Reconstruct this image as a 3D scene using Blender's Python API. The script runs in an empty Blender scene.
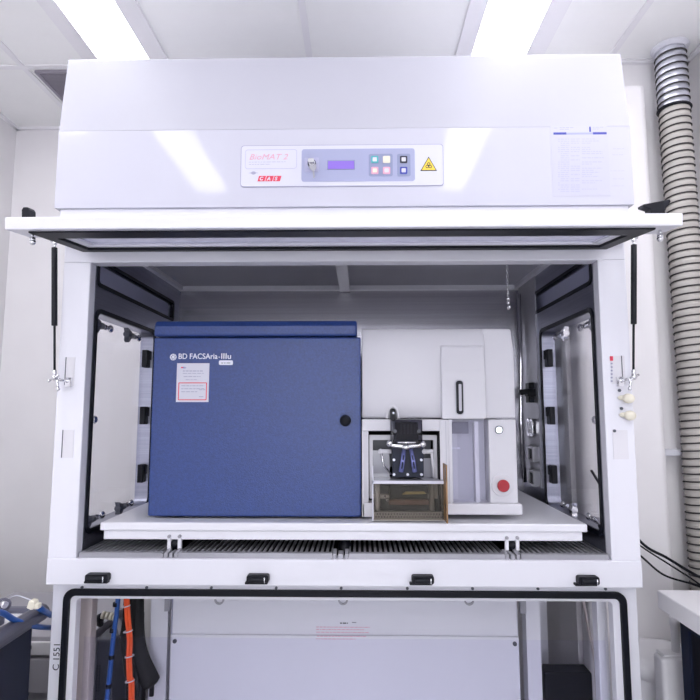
import bpy, bmesh, math, random
from mathutils import Vector, Matrix
random.seed(4)
C = bpy.context.scene.collection
H = 1.45                      # eye height; every z below is measured from eye level
FP = 560.0; PITCH = math.atan(60/560); YAW = math.atan(5/560)
cp, sp_, cy_, sy_ = math.cos(PITCH), math.sin(PITCH), math.cos(YAW), math.sin(YAW)

def ray(px, py):
    u = (px-350)/FP; v = (350-py)/FP
    y = cp - v*sp_; z = sp_ + v*cp
    return (u*cy_ - y*sy_, u*sy_ + y*cy_, z)
def PX(px, d, py=410): r = ray(px, py); return r[0]*d/r[1]
def PZ(py, d, px=355): r = ray(px, py); return r[2]*d/r[1]
def R(px, py, d): r = ray(px, py); return (r[0]*d/r[1], r[2]*d/r[1])

# ---------------------------------------------------------------- materials
MATS = {}
def new_mat(name):
    m = bpy.data.materials.new(name); m.use_nodes = True
    MATS[name] = m
    return m, m.node_tree.nodes, m.node_tree.links, m.node_tree.nodes['Principled BSDF']
def mat(name, col, rough=0.5, metal=0.0, bump=0.0, bscale=200, var=0.03, vscale=6, coat=0.0, spec=0.5, aniso=0.0, stretch=None):
    m, N, L, b = new_mat(name)
    b.inputs['Roughness'].default_value = rough
    b.inputs['Metallic'].default_value = metal
    b.inputs['Coat Weight'].default_value = coat
    b.inputs['Coat Roughness'].default_value = 0.05
    b.inputs['Specular IOR Level'].default_value = spec
    b.inputs['Anisotropic'].default_value = aniso
    tc = N.new('ShaderNodeTexCoord'); mp = N.new('ShaderNodeMapping')
    L.new(tc.outputs['Object'], mp.inputs['Vector'])
    if stretch: mp.inputs['Scale'].default_value = stretch
    nz = N.new('ShaderNodeTexNoise'); nz.inputs['Scale'].default_value = vscale; nz.inputs['Detail'].default_value = 4
    L.new(mp.outputs['Vector'], nz.inputs['Vector'])
    rp = N.new('ShaderNodeValToRGB')
    rp.color_ramp.elements[0].position = 0.3; rp.color_ramp.elements[1].position = 0.7
    rp.color_ramp.elements[0].color = tuple(max(0, c*(1-var)) for c in col)+(1,)
    rp.color_ramp.elements[1].color = tuple(min(1, c*(1+var)) for c in col)+(1,)
    L.new(nz.outputs['Fac'], rp.inputs['Fac']); L.new(rp.outputs['Color'], b.inputs['Base Color'])
    if bump:
        n2 = N.new('ShaderNodeTexNoise'); n2.inputs['Scale'].default_value = bscale; n2.inputs['Detail'].default_value = 2
        L.new(mp.outputs['Vector'], n2.inputs['Vector'])
        bp = N.new('ShaderNodeBump'); bp.inputs['Strength'].default_value = bump; bp.inputs['Distance'].default_value = 0.002
        L.new(n2.outputs['Fac'], bp.inputs['Height']); L.new(bp.outputs['Normal'], b.inputs['Normal'])
    return m
def emit(name, col, s):
    m, N, L, b = new_mat(name)
    b.inputs['Base Color'].default_value = tuple(col)+(1,)
    b.inputs['Emission Color'].default_value = tuple(col)+(1,)
    b.inputs['Emission Strength'].default_value = s
    return m
def pane(name, tint, haze, hcol, rough=0.02, base=.03):
    """thin clear sheet: see-through, a fresnel reflection and a little haze"""
    m, N, L, b = new_mat(name)
    N.remove(b); out = [n for n in N if n.type == 'OUTPUT_MATERIAL'][0]
    t = N.new('ShaderNodeBsdfTransparent'); t.inputs['Color'].default_value = tuple(tint)+(1,)
    g = N.new('ShaderNodeBsdfGlossy'); g.inputs['Roughness'].default_value = rough
    d = N.new('ShaderNodeBsdfDiffuse'); d.inputs['Color'].default_value = tuple(hcol)+(1,)
    m1 = N.new('ShaderNodeMixShader'); m1.inputs[0].default_value = haze
    L.new(t.outputs[0], m1.inputs[1]); L.new(d.outputs[0], m1.inputs[2])
    lw = N.new('ShaderNodeLayerWeight'); lw.inputs['Blend'].default_value = .5
    pw = N.new('ShaderNodeMath'); pw.operation = 'POWER'; pw.inputs[1].default_value = 5
    L.new(lw.outputs['Facing'], pw.inputs[0])
    fr = N.new('ShaderNodeMath'); fr.operation = 'MULTIPLY_ADD'; fr.inputs[1].default_value = .6; fr.inputs[2].default_value = base
    L.new(pw.outputs[0], fr.inputs[0])
    m2 = N.new('ShaderNodeMixShader'); L.new(fr.outputs[0], m2.inputs[0])
    L.new(m1.outputs[0], m2.inputs[1]); L.new(g.outputs[0], m2.inputs[2])
    L.new(m2.outputs[0], out.inputs['Surface'])
    return m

hood_w = mat('hood_white', (.57,.57,.655), .07, var=.01, spec=.36)
hood_u = mat('hood_upper_white', (.49,.49,.56), .38, var=.01, spec=.4)
paint = mat('white_paint', (.76,.76,.83), .35, var=.01, bump=.05, bscale=400)
wallm = mat('wall_paint', (.86,.84,.86), .85, var=.015, bump=.05, bscale=120)
ceilm = mat('ceiling_tile', (.96,.96,.96), .9, var=.02, bump=.15, bscale=260)
barm = mat('ceiling_bar', (.88,.87,.90), .5, var=.01)
flr = mat('vinyl_floor', (.68,.68,.70), .45, var=.06, vscale=30)
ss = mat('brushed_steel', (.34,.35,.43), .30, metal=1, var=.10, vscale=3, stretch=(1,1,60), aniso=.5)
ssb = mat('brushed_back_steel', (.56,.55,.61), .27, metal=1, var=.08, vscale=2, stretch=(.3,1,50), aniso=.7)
_n = ssb.node_tree.nodes; _t = _n.new('ShaderNodeTangent'); _t.direction_type = 'RADIAL'; _t.axis = 'Z'
ssb.node_tree.links.new(_t.outputs[0], _n['Principled BSDF'].inputs['Tangent']); _n['Principled BSDF'].inputs['Anisotropic Rotation'].default_value = 0
ssl = mat('bright_steel', (.38,.38,.42), .35, metal=.45, var=.06, vscale=10)
ssd = mat('dark_steel', (.27,.27,.33), .42, metal=.8, var=.08, vscale=5)
chrome = mat('chrome', (.75,.75,.78), .14, metal=1, var=.02)
blackr = mat('black_rubber', (.003,.004,.009), .5, var=.15, vscale=30, spec=.25)
blackp = mat('black_plastic', (.004,.005,.010), .5, var=.1, vscale=30, spec=.3)
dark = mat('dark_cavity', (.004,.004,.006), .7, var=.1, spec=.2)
ceild = mat('chamber_ceiling_grey', (.52,.52,.60), .5, var=.03)
frost = mat('frosted_panel', (.42,.44,.62), .35, var=.03, vscale=8)
traym = mat('tray_white', (.80,.80,.86), .28, var=.01, coat=.3)
blue = mat('blue_powder_coat', (.020,.050,.205), .34, var=.14, vscale=160, bump=.4, bscale=350, coat=.06)
blue.node_tree.nodes['Principled BSDF'].inputs['Coat Roughness'].default_value = .3
white_pl = mat('instrument_white', (.64,.635,.685), .42, var=.01, bump=.05, bscale=500)
grey_pl = mat('instrument_grey', (.50,.50,.56), .45, var=.02)
label_w = mat('label_white', (.63,.63,.72), .45, var=.01)
sheetm = mat('lilac_sheet', (.52,.52,.62), .35, var=.01)
ink_w = mat('white_ink', (.80,.82,.92), .5, var=.01)
ink_r = mat('red_ink', (.72,.05,.10), .5, var=.03)
ink_pk = mat('pink_ink', (.72,.38,.50), .5, var=.03)
ink_b = mat('blue_ink', (.045,.06,.38), .5, var=.03)
ink_g = mat('grey_ink', (.36,.36,.50), .5, var=.03)
ink_pale = mat('pale_lilac_ink', (.44,.44,.62), .5, var=.05)
ink_k = mat('black_ink', (.02,.02,.04), .5, var=.03)
panel_l = mat('panel_lilac', (.36,.38,.56), .4, var=.01)
panel_m = mat('panel_mid_lilac', (.26,.29,.45), .4, var=.01)
purple = emit('purple_display', (.22,.13,.55), .12)
yellow = mat('warning_yellow', (.85,.62,.06), .45, var=.03)
teal = mat('teal_button', (.08,.42,.45), .4); cream = mat('cream_plastic', (.78,.74,.62), .5, var=.03)
redb = mat('red_button', (.36,.008,.02), .3, coat=.3)
ledm = emit('lit_power_button', (.85,.95,1), 2.5)
orange = mat('orange_cable', (.85,.10,.02), .4, var=.05)
bluec = mat('blue_cable', (.014,.08,.33), .35, var=.05)
conduit = mat('black_sleeve', (.003,.003,.004), .75, var=.3, vscale=60, bump=.6, bscale=300)
amber = mat('amber_acrylic', (.30,.17,.08), .25, var=.2, vscale=20)
gold = mat('yellow_strip', (.75,.62,.25), .4)
brown = mat('brown_block', (.20,.10,.08), .45)
tongm = mat('blue_tongs', (.25,.28,.62), .25, metal=.4)
benchw = mat('bench_white', (.80,.79,.82), .4, var=.01)
navy = mat('navy_board', (.006,.010,.028), .45, var=.08, spec=.3)
edgem = mat('grey_edging', (.12,.12,.17), .4, var=.05)
greyc = mat('grey_cabinet', (.40,.39,.43), .5, var=.02)
hosem = mat('beige_hose', (.54,.51,.48), .55, var=.04, vscale=12, bump=.1, bscale=80)
wirem = mat('dark_wire', (.035,.030,.032), .5, var=.1)
foil = mat('silver_hose', (.62,.63,.70), .3, metal=.7, var=.15, vscale=25, bump=.5, bscale=40)
beige = mat('beige_panel', (.56,.50,.50), .5, var=.02)
pcm = mat('dark_grey_case', (.07,.075,.10), .4, var=.1, vscale=80)
jugm = mat('translucent_white_plastic', (.74,.73,.76), .35, var=.02)
ventm = mat('grey_vent', (.30,.28,.33), .6, var=.05)
vialm = mat('lilac_acrylic_window', (.46,.46,.53), .12, var=.03)
lightm = emit('light_diffuser', (.985,.982,1.0), 4.2)
fillm = emit('fill_light_glow', (.93,.95,1.0), 5.0)  # glow of the added fill panel behind the viewer
clear = pane('clear_acrylic', (.97,.97,1.0), .02, (.75,.75,.95))
clear_side = pane('side_window_acrylic', (.98,.98,.99), .008, (.9,.9,.95))
lilac_pane = pane('lilac_acrylic', (.97,.97,1.0), .005, (.72,.72,.95), base=.01)
lid_pane = pane('canopy_acrylic', (.86,.86,.92), .45, (.78,.78,.86))
smoke = pane('smoked_acrylic', (.20,.20,.26), .03, (.12,.12,.18))
drawer_pane = pane('greenish_acrylic', (.72,.69,.64), .03, (.5,.5,.42))

# ---------------------------------------------------------------- geometry collector
class MB:
    def __init__(s): s.bm = bmesh.new(); s.mi = 0; s.org = None
    def _f(s, vs, smooth=False):
        try: f = s.bm.faces.new(vs)
        except ValueError: return None
        f.material_index = s.mi; f.smooth = smooth; return f
    def box(s, x0, x1, y0, y1, z0, z1):
        x0,x1 = sorted((x0,x1)); y0,y1 = sorted((y0,y1)); z0,z1 = sorted((z0,z1))
        v = [s.bm.verts.new((x,y,z)) for x in (x0,x1) for y in (y0,y1) for z in (z0,z1)]
        for q in ((0,1,3,2),(4,6,7,5),(0,4,5,1),(2,3,7,6),(0,2,6,4),(1,5,7,3)): s._f([v[i] for i in q])
        return s
    def prism(s, axis, pts, c0, c1, smooth=False):
        def p(a,b,c): return {'x':(c,a,b),'y':(a,c,b),'z':(a,b,c)}[axis]
        A = [s.bm.verts.new(p(a,b,c0)) for a,b in pts]; B = [s.bm.verts.new(p(a,b,c1)) for a,b in pts]
        s._f(A); s._f(B[::-1])
        n = len(pts)
        for i in range(n): s._f([A[i],A[(i+1)%n],B[(i+1)%n],B[i]], smooth)
        return s
    def ring(s, axis, outer, inner, c0, c1):
        def p(a,b,c): return {'x':(c,a,b),'y':(a,c,b),'z':(a,b,c)}[axis]
        o0,o1,i0,i1 = [[s.bm.verts.new(p(a,b,c)) for a,b in L] for L,c in ((outer,c0),(outer,c1),(inner,c0),(inner,c1))]
        n = len(outer)
        for i in range(n):
            j = (i+1)%n
            s._f([o0[i],o0[j],i0[j],i0[i]]); s._f([o1[i],i1[i],i1[j],o1[j]])
            s._f([o0[i],o1[i],o1[j],o0[j]]); s._f([i0[i],i0[j],i1[j],i1[i]])
        return s
    def tube(s, path, r, n=10, closed=False, rfun=None):
        P = [Vector(p) for p in path]; m = len(P); rings = []
        up = Vector((0,0,1)); prev = None
        for i in range(m):
            t = (P[(i+1)%m]-P[i-1]) if closed else (P[min(i+1,m-1)]-P[max(i-1,0)])
            if t.length < 1e-9: t = Vector((0,0,1))
            t.normalize()
            if prev is None:
                a = t.cross(up if abs(t.z) < .9 else Vector((1,0,0))).normalized()
            else:
                a = (prev - t*prev.dot(t)).normalized()
            prev = a; b = t.cross(a)
            rr = rfun(i/(m-1)) if rfun else r
            rings.append([s.bm.verts.new(P[i]+(a*math.cos(2*math.pi*k/n)+b*math.sin(2*math.pi*k/n))*rr) for k in range(n)])
        for i in range(m if closed else m-1):
            A,B = rings[i],rings[(i+1)%m]
            for k in range(n): s._f([A[k],A[(k+1)%n],B[(k+1)%n],B[k]], True)
        if not closed: s._f(rings[0][::-1]); s._f(rings[-1])
        return s
    def cyl(s, p0, p1, r, n=20): return s.tube([p0,p1], r, n)
    def lathe(s, x, y, prof, n=32):          # prof: (radius, z)
        rings = [[s.bm.verts.new((x+r*math.cos(2*math.pi*k/n), y+r*math.sin(2*math.pi*k/n), z)) for k in range(n)] for r,z in prof]
        for A,B in zip(rings, rings[1:]):
            for k in range(n): s._f([A[k],A[(k+1)%n],B[(k+1)%n],B[k]], True)
        s._f(rings[0][::-1]); s._f(rings[-1]); return s
    def ball(s, c, r, sc=(1,1,1), n=14):
        g = bmesh.ops.create_uvsphere(s.bm, u_segments=n, v_segments=max(6,n//2), radius=r)
        for v in g['verts']: v.co = Vector((v.co.x*sc[0]+c[0], v.co.y*sc[1]+c[1], v.co.z*sc[2]+c[2]))
        for f in {f for v in g['verts'] for f in v.link_faces}: f.smooth = True; f.material_index = s.mi
        return s
    def xf(s, M):
        bmesh.ops.transform(s.bm, matrix=M, verts=s.bm.verts[:]); return s
    def build(s, name, m, parent=None, bevel=0, seg=2, kind=None, label=None, recalc=True):
        if recalc: bmesh.ops.recalc_face_normals(s.bm, faces=s.bm.faces[:])
        if parent is None:
            if s.org is None:
                c = [v.co for v in s.bm.verts]
                s.org = Vector(((min(v.x for v in c)+max(v.x for v in c))/2, (min(v.y for v in c)+max(v.y for v in c))/2, min(v.z for v in c)))
            o3 = Vector(s.org)
        else: o3 = ORG[parent.name]
        for v in s.bm.verts: v.co -= o3
        me = bpy.data.meshes.new(name); s.bm.to_mesh(me); s.bm.free()
        for q in (m if isinstance(m,(list,tuple)) else [m]): me.materials.append(q)
        o = bpy.data.objects.new(name, me); C.objects.link(o)
        if parent is not None: o.parent = parent
        else: o.location = o3 + Vector((0,0,H))
        ORG[o.name] = o3
        if bevel:
            b = o.modifiers.new('bevel','BEVEL'); b.width = bevel; b.segments = seg; b.limit_method = 'ANGLE'; b.angle_limit = math.radians(40)
        if kind: o['kind'] = kind
        if label: o['label'] = label
        return o
ORG = {}
def B(*a): return MB().box(*a)
def thing(name, label, cat, loc, group=None):
    o = bpy.data.objects.new(name, None); C.objects.link(o); o.empty_display_size = .05
    o.location = Vector(loc)+Vector((0,0,H)); ORG[o.name] = Vector(loc)
    tag(o, label, cat, group); return o
def tag(o, label, cat, group=None):
    o['label'] = label; o['category'] = cat
    if group: o['group'] = group
    return o
def rr(a0, a1, b0, b1, r, n=6):
    out = []
    for (ca,cb,t0) in ((a1-r,b1-r,0),(a0+r,b1-r,90),(a0+r,b0+r,180),(a1-r,b0+r,270)):
        for k in range(n+1):
            t = math.radians(t0+90*k/n); out.append((ca+r*math.cos(t), cb+r*math.sin(t)))
    return out
def circ(ca, cb, r, n=24): return [(ca+r*math.cos(2*math.pi*k/n), cb+r*math.sin(2*math.pi*k/n)) for k in range(n)]
def copy_tree(o, parent=None):
    c = o.copy(); C.objects.link(c); c.parent = parent
    for ch in [k for k in bpy.data.objects if k.parent == o]: copy_tree(ch, c)
    return c
def text(body, x, y, z, size, m, parent, name='lettering', shear=0, rot=0, w=None, depth=.0006, align='LEFT', bold=0):
    """flat lettering on a plane that faces the viewer (-Y); x,z = left end of the baseline"""
    cu = bpy.data.curves.new('t','FONT'); cu.body = body; cu.size = size; cu.shear = shear; cu.extrude = depth; cu.align_x = align; cu.offset = bold
    ob = bpy.data.objects.new('t', cu); C.objects.link(ob); bpy.context.view_layer.update()
    me = bpy.data.meshes.new_from_object(ob); bpy.data.objects.remove(ob); bpy.data.curves.remove(cu)
    bm = bmesh.new(); bm.from_mesh(me); bpy.data.meshes.remove(me)
    for f in bm.faces: f.material_index = 0
    M = Matrix.Rotation(rot, 4, 'Z'); bmesh.ops.transform(bm, matrix=M, verts=bm.verts[:])
    if w:
        ww = max(v.co.x for v in bm.verts)-min(v.co.x for v in bm.verts)
        if ww > 0:
            for v in bm.verts: v.co.x *= w/ww
    for v in bm.verts: v.co = Vector((x+v.co.x, y-v.co.z, z+v.co.y))
    mb = MB(); mb.bm.free(); mb.bm = bm
    return mb.build(name, m, parent, recalc=False)
def fake_lines(mb, x0, x1, z, y, h=.0012, dens=.8):
    """a row of small print: word-long bars, too small to read"""
    x = x0
    while x < x1:
        w = random.uniform(.004,.014); mb.box(x, min(x+w,x1), y-.0004, y, z, z+h); x += w+.0025

# ================================================================ ROOM
CZ = 1.46; XL, XR = -1.77, 1.40; YB = 2.75; YF = -3.4; FZ = -H
def S(name, mb, m, **k): return mb.build(name, m, kind='structure', **k)
S('floor', B(XL-.1, XR+.1, YF-.1, YB+.1, FZ-.05, FZ), flr)
S('wall_left', B(XL-.1, XL, YF-.1, YB, FZ, CZ), wallm)
S('wall_right', B(XR, XR+.1, YF-.1, YB, FZ, CZ), wallm)
S('wall_back', B(XL-.1, XR+.1, YB, YB+.1, FZ, CZ), wallm)
S('wall_front', B(XL-.1, XR+.1, YF-.1, YF, FZ, CZ), wallm)
S('wall_alcove', B(.84, XR, 2.24, YB, FZ, CZ), wallm)
col = MB().prism('z', rr(.85, 1.163, 2.13, 2.24, .03), FZ, 1.285)
S('trim_1', col, wallm)
S('trim_2', B(1.155, 1.36, 2.19, 2.24, -.175, -.150), paint, bevel=.004)
ceil = S('ceiling', B(XL-.1, XR+.1, YF-.1, YB+.1, CZ, CZ+.06), ceilm)
g = MB()
for x in (-1.42, -.19, 1.06): g.box(x-.013, x+.013, YF, YB, CZ-.004, CZ)
for y in (2.227, .93, -.44, -1.70): g.box(XL, XR, y-.013, y+.013, CZ-.0045, CZ)
g.build('grid_bar', barm, ceil)
g = MB(); g.box(XL, XL+.018, YF, YB, CZ-.012, CZ); g.box(XL, .84, YB-.018, YB, CZ-.012, CZ); g.box(XR-.018, XR, YF, 2.24, CZ-.012, CZ)
g.box(.84, XR, 2.222, 2.24, CZ-.012, CZ)
g.build('edge_angle', barm, ceil)

# ceiling lights
def ceiling_light(x0, x1, y0, y1, label, grp=None):
    t = thing('ceiling_light', label, 'light', ((x0+x1)/2,(y0+y1)/2,CZ-.02), grp)
    MB().ring('z', rr(x0-.065,x1+.075,y0-.06,y1+.06,.003), rr(x0,x1,y0,y1,.003), CZ-.012, CZ-.0005).build('frame', barm, t)
    B(x0,x1,y0,y1,CZ-.008,CZ-.001).build('diffuser', lightm, t)
    return t
ceiling_light(-1.067,-.855, 1.02,2.30, 'bright rectangular ceiling light panel above left end of the white hood')
ceiling_light(.478,.70, 1.02,2.30, 'bright rectangular ceiling light panel above right half of the white hood')
ceiling_light(-1.067,-.855, -.38,.84, 'ceiling light panel mirrored in the left of the glossy hood')
ceiling_light(.478,.70, -.38,.84, 'ceiling light panel mirrored in the right of the glossy hood')
ceiling_light(-.62,.33, -2.2,-1.75, 'added unseen fill light panel set crosswise in the ceiling, furthest behind the viewer')  # added out of view, for front light and a reflection in the back steel
ceiling_light(1.06,1.27, .25,1.40, 'added unseen ceiling fill light close to the right wall, above the bench')  # added out of view to brighten the right wall and the gap there
ceiling_light(-1.62,-1.41, .40,1.60, 'added unseen ceiling fill light close to the left wall')  # added out of view to brighten the left wall
ceiling_light(1.06,1.27, -2.4,-1.2, 'added unseen ceiling fill light behind the viewer near the right wall')  # extra panel added out of view for more light from the front

# added window-shaped glowing panel behind the viewer, lights the chamber from the front
wn = S('fill_window', MB().ring('y', rr(-.86,.47,-.62,.98,.004), rr(-.80,.41,-.56,.92,.004), YF, YF+.03), paint, bevel=.003)
B(-.80,.41,YF+.002,YF+.010,-.56,.92).build('fill_light_pane', fillm, wn)
B(-.21,-.18,YF+.010,YF+.025,-.56,.92).build('fill_window_bar', paint, wn)
# grey vent
t = thing('ceiling_vent', 'dark grey square air vent in the ceiling behind the hood', 'vent', (-1.1,2.5,CZ-.02))
MB().ring('z', rr(-1.385,-.83,2.25,2.74,.002), rr(-1.37,-.85,2.262,2.73,.002), CZ-.012, CZ-.0005).build('frame', ventm, t)
g = MB(); g.box(-1.37,-.85,2.262,2.73,CZ-.003,CZ-.0005)
for k in range(46): g.box(-1.37,-.85, 2.264+k*.0101, 2.2685+k*.0101, CZ-.009, CZ-.003)
g.build('grille', ventm, t)

# exhaust hose
t = thing('exhaust_hose', 'beige corrugated exhaust hose with black spiral running from ceiling down', 'hose', (1.30,2.15,FZ))
def hx(z):                                        # the hose hangs with a slight lean
    return 1.276 + .010*(1-max(0,min(1,(z-.1)/1.3))) , 2.15
def hose_part(z0, z1, r):
    mb = MB(); n = 28; rings = []; pitch = .0280
    k = int((z1-z0)/(pitch/4))
    for i in range(k+1):
        z = z0+(z1-z0)*i/k; x,y = hx(z); ring = []
        for a in range(n):
            th = 2*math.pi*a/n; ph = 2*math.pi*(z/pitch) - th
            q = r - .0035*(.5+.5*math.cos(ph))
            ring.append(mb.bm.verts.new((x+q*math.cos(th), y+q*math.sin(th), z)))
        rings.append(ring)
    for A,Bq in zip(rings, rings[1:]):
        for a in range(n): mb._f([A[a],A[(a+1)%n],Bq[(a+1)%n],Bq[a]], True)
    return mb
hose_part(FZ+.01, 1.20, .056).build('hose_wall', hosem, t)
hose_part(1.19, 1.44, .057).build('foil_sleeve', foil, t)
path = []
z = FZ+.02
while z < 1.43:
    th = 2*math.pi*(z/.0280); x,y = hx(z); rad = .056 if z < 1.19 else .057
    path.append((x+rad*math.cos(th), y+rad*math.sin(th), z)); z += .0280/20
MB().tube(path, .0030, 5).build('spiral_wire', wirem, t)
MB().tube([(hx(1.195)[0]+.058*math.cos(a/24*6.2832), 2.15+.058*math.sin(a/24*6.2832), 1.195) for a in range(24)], .006, 6, closed=True).build('joint_band', blackp, t)
MB().lathe(hx(1.44)[0], 2.15, [(.071,1.4595),(.071,1.456),(.068,1.454),(.061,1.452),(.061,1.440)]).build('ceiling_collar', paint, t)

# ================================================================ BIOSAFETY CABINET
XC = -.036; CL, CR = -.883, .811; IL, IR = -.800, .728; YP = 1.65
cab = thing('safety_cabinet', 'large white biological safety cabinet with open lifted front and glossy hood', 'cabinet', (XC,2.08,FZ))
# hood
B(CL-.012, CR+.012, 1.603, 1.70, .600, .841).build('hood_front_panel', hood_w, cab, bevel=.0006)
prof = [(1.6032,.8415),(1.618,1.078),(1.622,1.084),(2.50,1.084),(2.50,.57),(1.702,.57),(1.702,.8415)]
hood = MB().prism('x', prof, CL-.012, CR+.012)
for v in hood.bm.verts:                              # upper part narrows a little
    if v.co.z > 1.0: v.co.x += .008 if v.co.x < 0 else -.008
hood = hood.build('hood', hood_u, cab, bevel=.0008)
B(CL, CR, 1.612, 1.66, .50, .60).build('hood_skirt', paint, cab, bevel=.003)
B(CL, CR, YP, 1.70, .446, .50).build('front_header', paint, cab, bevel=.003)
for x0,x1,nm in ((CL,IL,'post'),(IR,CR,'post')):
    B(x0, x1, YP, 1.688, -.425, .446).build(nm, paint, cab, bevel=.003)
B(CL+.001, CR-.001, YP-.004, 1.70, -.497, -.424).build('front_rail', paint, cab, bevel=.003)
B(CL, CR, 2.50, 2.52, -.44, .57).build('rear_skin', paint, cab)
# chamber
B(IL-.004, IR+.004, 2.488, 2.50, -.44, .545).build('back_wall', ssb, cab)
cw = MB(); cw.box(IL, IR, 1.70, 2.488, .556, .568)
cw = cw.build('chamber_ceiling', ceild, cab)
g = MB(); g.box(IL, IR, 2.468, 2.487, .536, .556); g.box(IL, IL+.02, 1.70, 2.47, .538, .556); g.box(IR-.02, IR, 1.70, 2.47, .538, .556)
g.box(-.072, -.028, 1.70, 2.47, .528, .556)
g.build('lamp_channel', paint, cw)
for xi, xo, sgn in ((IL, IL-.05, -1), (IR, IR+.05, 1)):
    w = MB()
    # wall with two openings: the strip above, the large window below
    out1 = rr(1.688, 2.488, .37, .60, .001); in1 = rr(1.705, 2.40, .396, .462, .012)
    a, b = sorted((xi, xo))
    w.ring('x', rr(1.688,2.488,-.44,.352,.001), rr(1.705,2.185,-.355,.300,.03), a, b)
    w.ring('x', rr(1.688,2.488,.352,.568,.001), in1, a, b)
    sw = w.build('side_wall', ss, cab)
    B(xi+sgn*.02, xi+sgn*.03, 1.70, 2.405, .39, .468).build('light_strip', frost, cab)
    MB().ring('x', rr(1.693,2.412,.384,.474,.02), rr(1.705,2.40,.396,.462,.012), xi-sgn*.004, xi+sgn*.012).build('strip_gasket', blackr, cab)
    win = MB().ring('x', rr(1.690,2.200,-.370,.315,.035), rr(1.703,2.187,-.357,.302,.024), xi-sgn*.006, xi+sgn*.03).build('window_gasket', blackr, cab)
    B(xi+sgn*.034, xi+sgn*.039, 1.695, 2.195, -.365, .31).build('window_pane', clear_side, cab)
    for z0 in (.165, -.055, -.275):
        MB().box(xi+sgn*.008, xi+sgn*.03, 2.150, 2.186, z0, z0+.068).box(xi+sgn*.004, xi+sgn*.01, 2.172, 2.19, z0+.03, z0+.066).build('window_hinge', blackp, cab, bevel=.003)
    # toggle latches
    for (y0, z0, big) in ((1.715,.268,1), (1.955,.268,1), (1.700,-.030,0), (1.715,-.335,1), (1.945,-.335,1)):
        L = MB(); x = xi+sgn*.012; ln = .055 if big else .022
        L.mi = 0; L.cyl((x,y0,z0),(x,y0+ln,z0),.011,10)
        if big: L.prism('x', [(y0-.004,z0+.022),(y0+.03,z0+.012),(y0+.03,z0-.012),(y0+.012,z0-.028),(y0+.002,z0-.020),(y0+.008,z0)], x-.008, x+.008)
        L.mi = 1; L.cyl((x,y0+ln,z0),(x,y0+ln+.05*(1 if big else .4),z0),.0045,8)
        L.ball((x,y0+ln+(.06 if big else .026),z0),.0125,(.7,1.2,1))
        L.cyl((x-.001,y0+ln+.02,z0),(x-.001,y0+ln+.028,z0),.009,10)
        L.build('window_latch', [pcm if big and sgn<0 else chrome, chrome], cab)
# outer skins below/above windows are the side walls; bottom pan
B(IL, IR, 1.70, 2.488, -.455, -.445).build('drain_pan', dark, cab)
# left over slot between post and side wall
# front intake grille segments
def grille(x0, x1):
    m = MB(); m.box(x0, x1, 1.657, 1.668, -.442, -.409)             # front lip
    m.box(x0, x1, 1.668, 1.676, -.415, -.409); m.box(x0, x1, 1.86, 1.875, -.415, -.409)
    n = max(2, round((x1-x0)/.0155)); st = (x1-x0)/n
    for k in range(n+1):
        x = x0+k*st; m.box(max(x0,x-.0036), min(x1,x+.0034), 1.674, 1.862, -.415, -.4095)
    return m.build('intake_grille', ssl, cab)
zg = 555
for a, b in ((80,164),(179,333),(350,505),(521,608)):
    grille(PX(a,1.662,550), PX(b,1.662,550))
def clampblock(a, b):
    x0, x1 = PX(a,1.66,550), PX(b,1.66,550); xm = (x0+x1)/2
    m = MB(); m.box(x0,x1,1.657,1.69,-.445,-.425)
    m.prism('x', [(1.657,-.425),(1.657,-.411),(1.70,-.405),(1.70,-.425)], x0, x0+.011)
    m.prism('x', [(1.657,-.425),(1.657,-.411),(1.70,-.405),(1.70,-.425)], x1-.011, x1)
    m.prism('y', [(x0+.013,-.440),(x1-.013,-.440),(x1-.016,-.410),(x0+.016,-.410)], 1.656, 1.70)
    m.build('grille_joint', ssl, cab, bevel=.0015)
clampblock(164.5,178.5); clampblock(333.5,349.5); clampblock(505.5,520.5)

# lower front panel with opening
Y2 = 1.69
lf = MB().ring('y', rr(CL,CR,-1.38,-.497,.002), rr(-.812,.741,-1.30,-.548,.012), Y2, Y2+.03).build('lower_frame', paint, cab, bevel=.002)
MB().ring('y', rr(-.848,.780,-1.345,-.519,.030), rr(-.829,.761,-1.326,-.538,.018), Y2-.010, Y2+.002).build('lower_gasket', blackr, cab, bevel=.003)
B(-.81,.739, 1.745,1.750,-1.30,-.677).build('lower_pane', lilac_pane, cab)
for xx in (CL+.02, CR-.07): B(xx, xx+.05, 2.44, 2.49, -1.38, -.475).build('rear_leg', paint, cab)
B(CL, CR, 1.72, 2.50, -.475, -.457).build('cabinet_underside', paint, cab)
for x in (CL+.03, CR-.07):
    for y in (1.695, 2.44): B(x, x+.04, y, y+.04, FZ, -1.30).build('foot', blackp, cab)
for px in (82,147,212,277,342,408,473,538,605):
    x, z = R(px, 588, Y2); MB().cyl((x,Y2-.004,z),(x,Y2+.001,z),.0042,10).build('screw', pcm, cab)
for a, b in ((86,111),(247,271),(411,435),(575,598)):
    x0,x1 = PX(a,1.64,578), PX(b,1.64,578); zt, zb = PZ(574,1.64), PZ(584,1.64)
    m = MB(); m.prism('y', rr(x0+.004,x1-.002,zb+.005,zt,.006), 1.622, 1.645); m.box(x0-.002,x1-.006,1.630,1.650,zb,zb+.006)
    m.cyl((x0+.012,1.620,(zb+zt)/2+.002),(x1-.012,1.620,(zb+zt)/2+.002),.007,10)
    lt = m.build('panel_catch', blackp, cab, bevel=.0015)
    m = MB(); m.cyl((x1-.012,1.614,zb+.008),(x1-.012,1.614,zt-.004),.002,6); m.build('catch_pin', chrome, lt)
    for xs in (x0+.008, x1-.01): MB().cyl((xs,Y2-.004,zb-.006),(xs,Y2,zb-.006),.0045,10).build('screw', ssl, cab)
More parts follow.
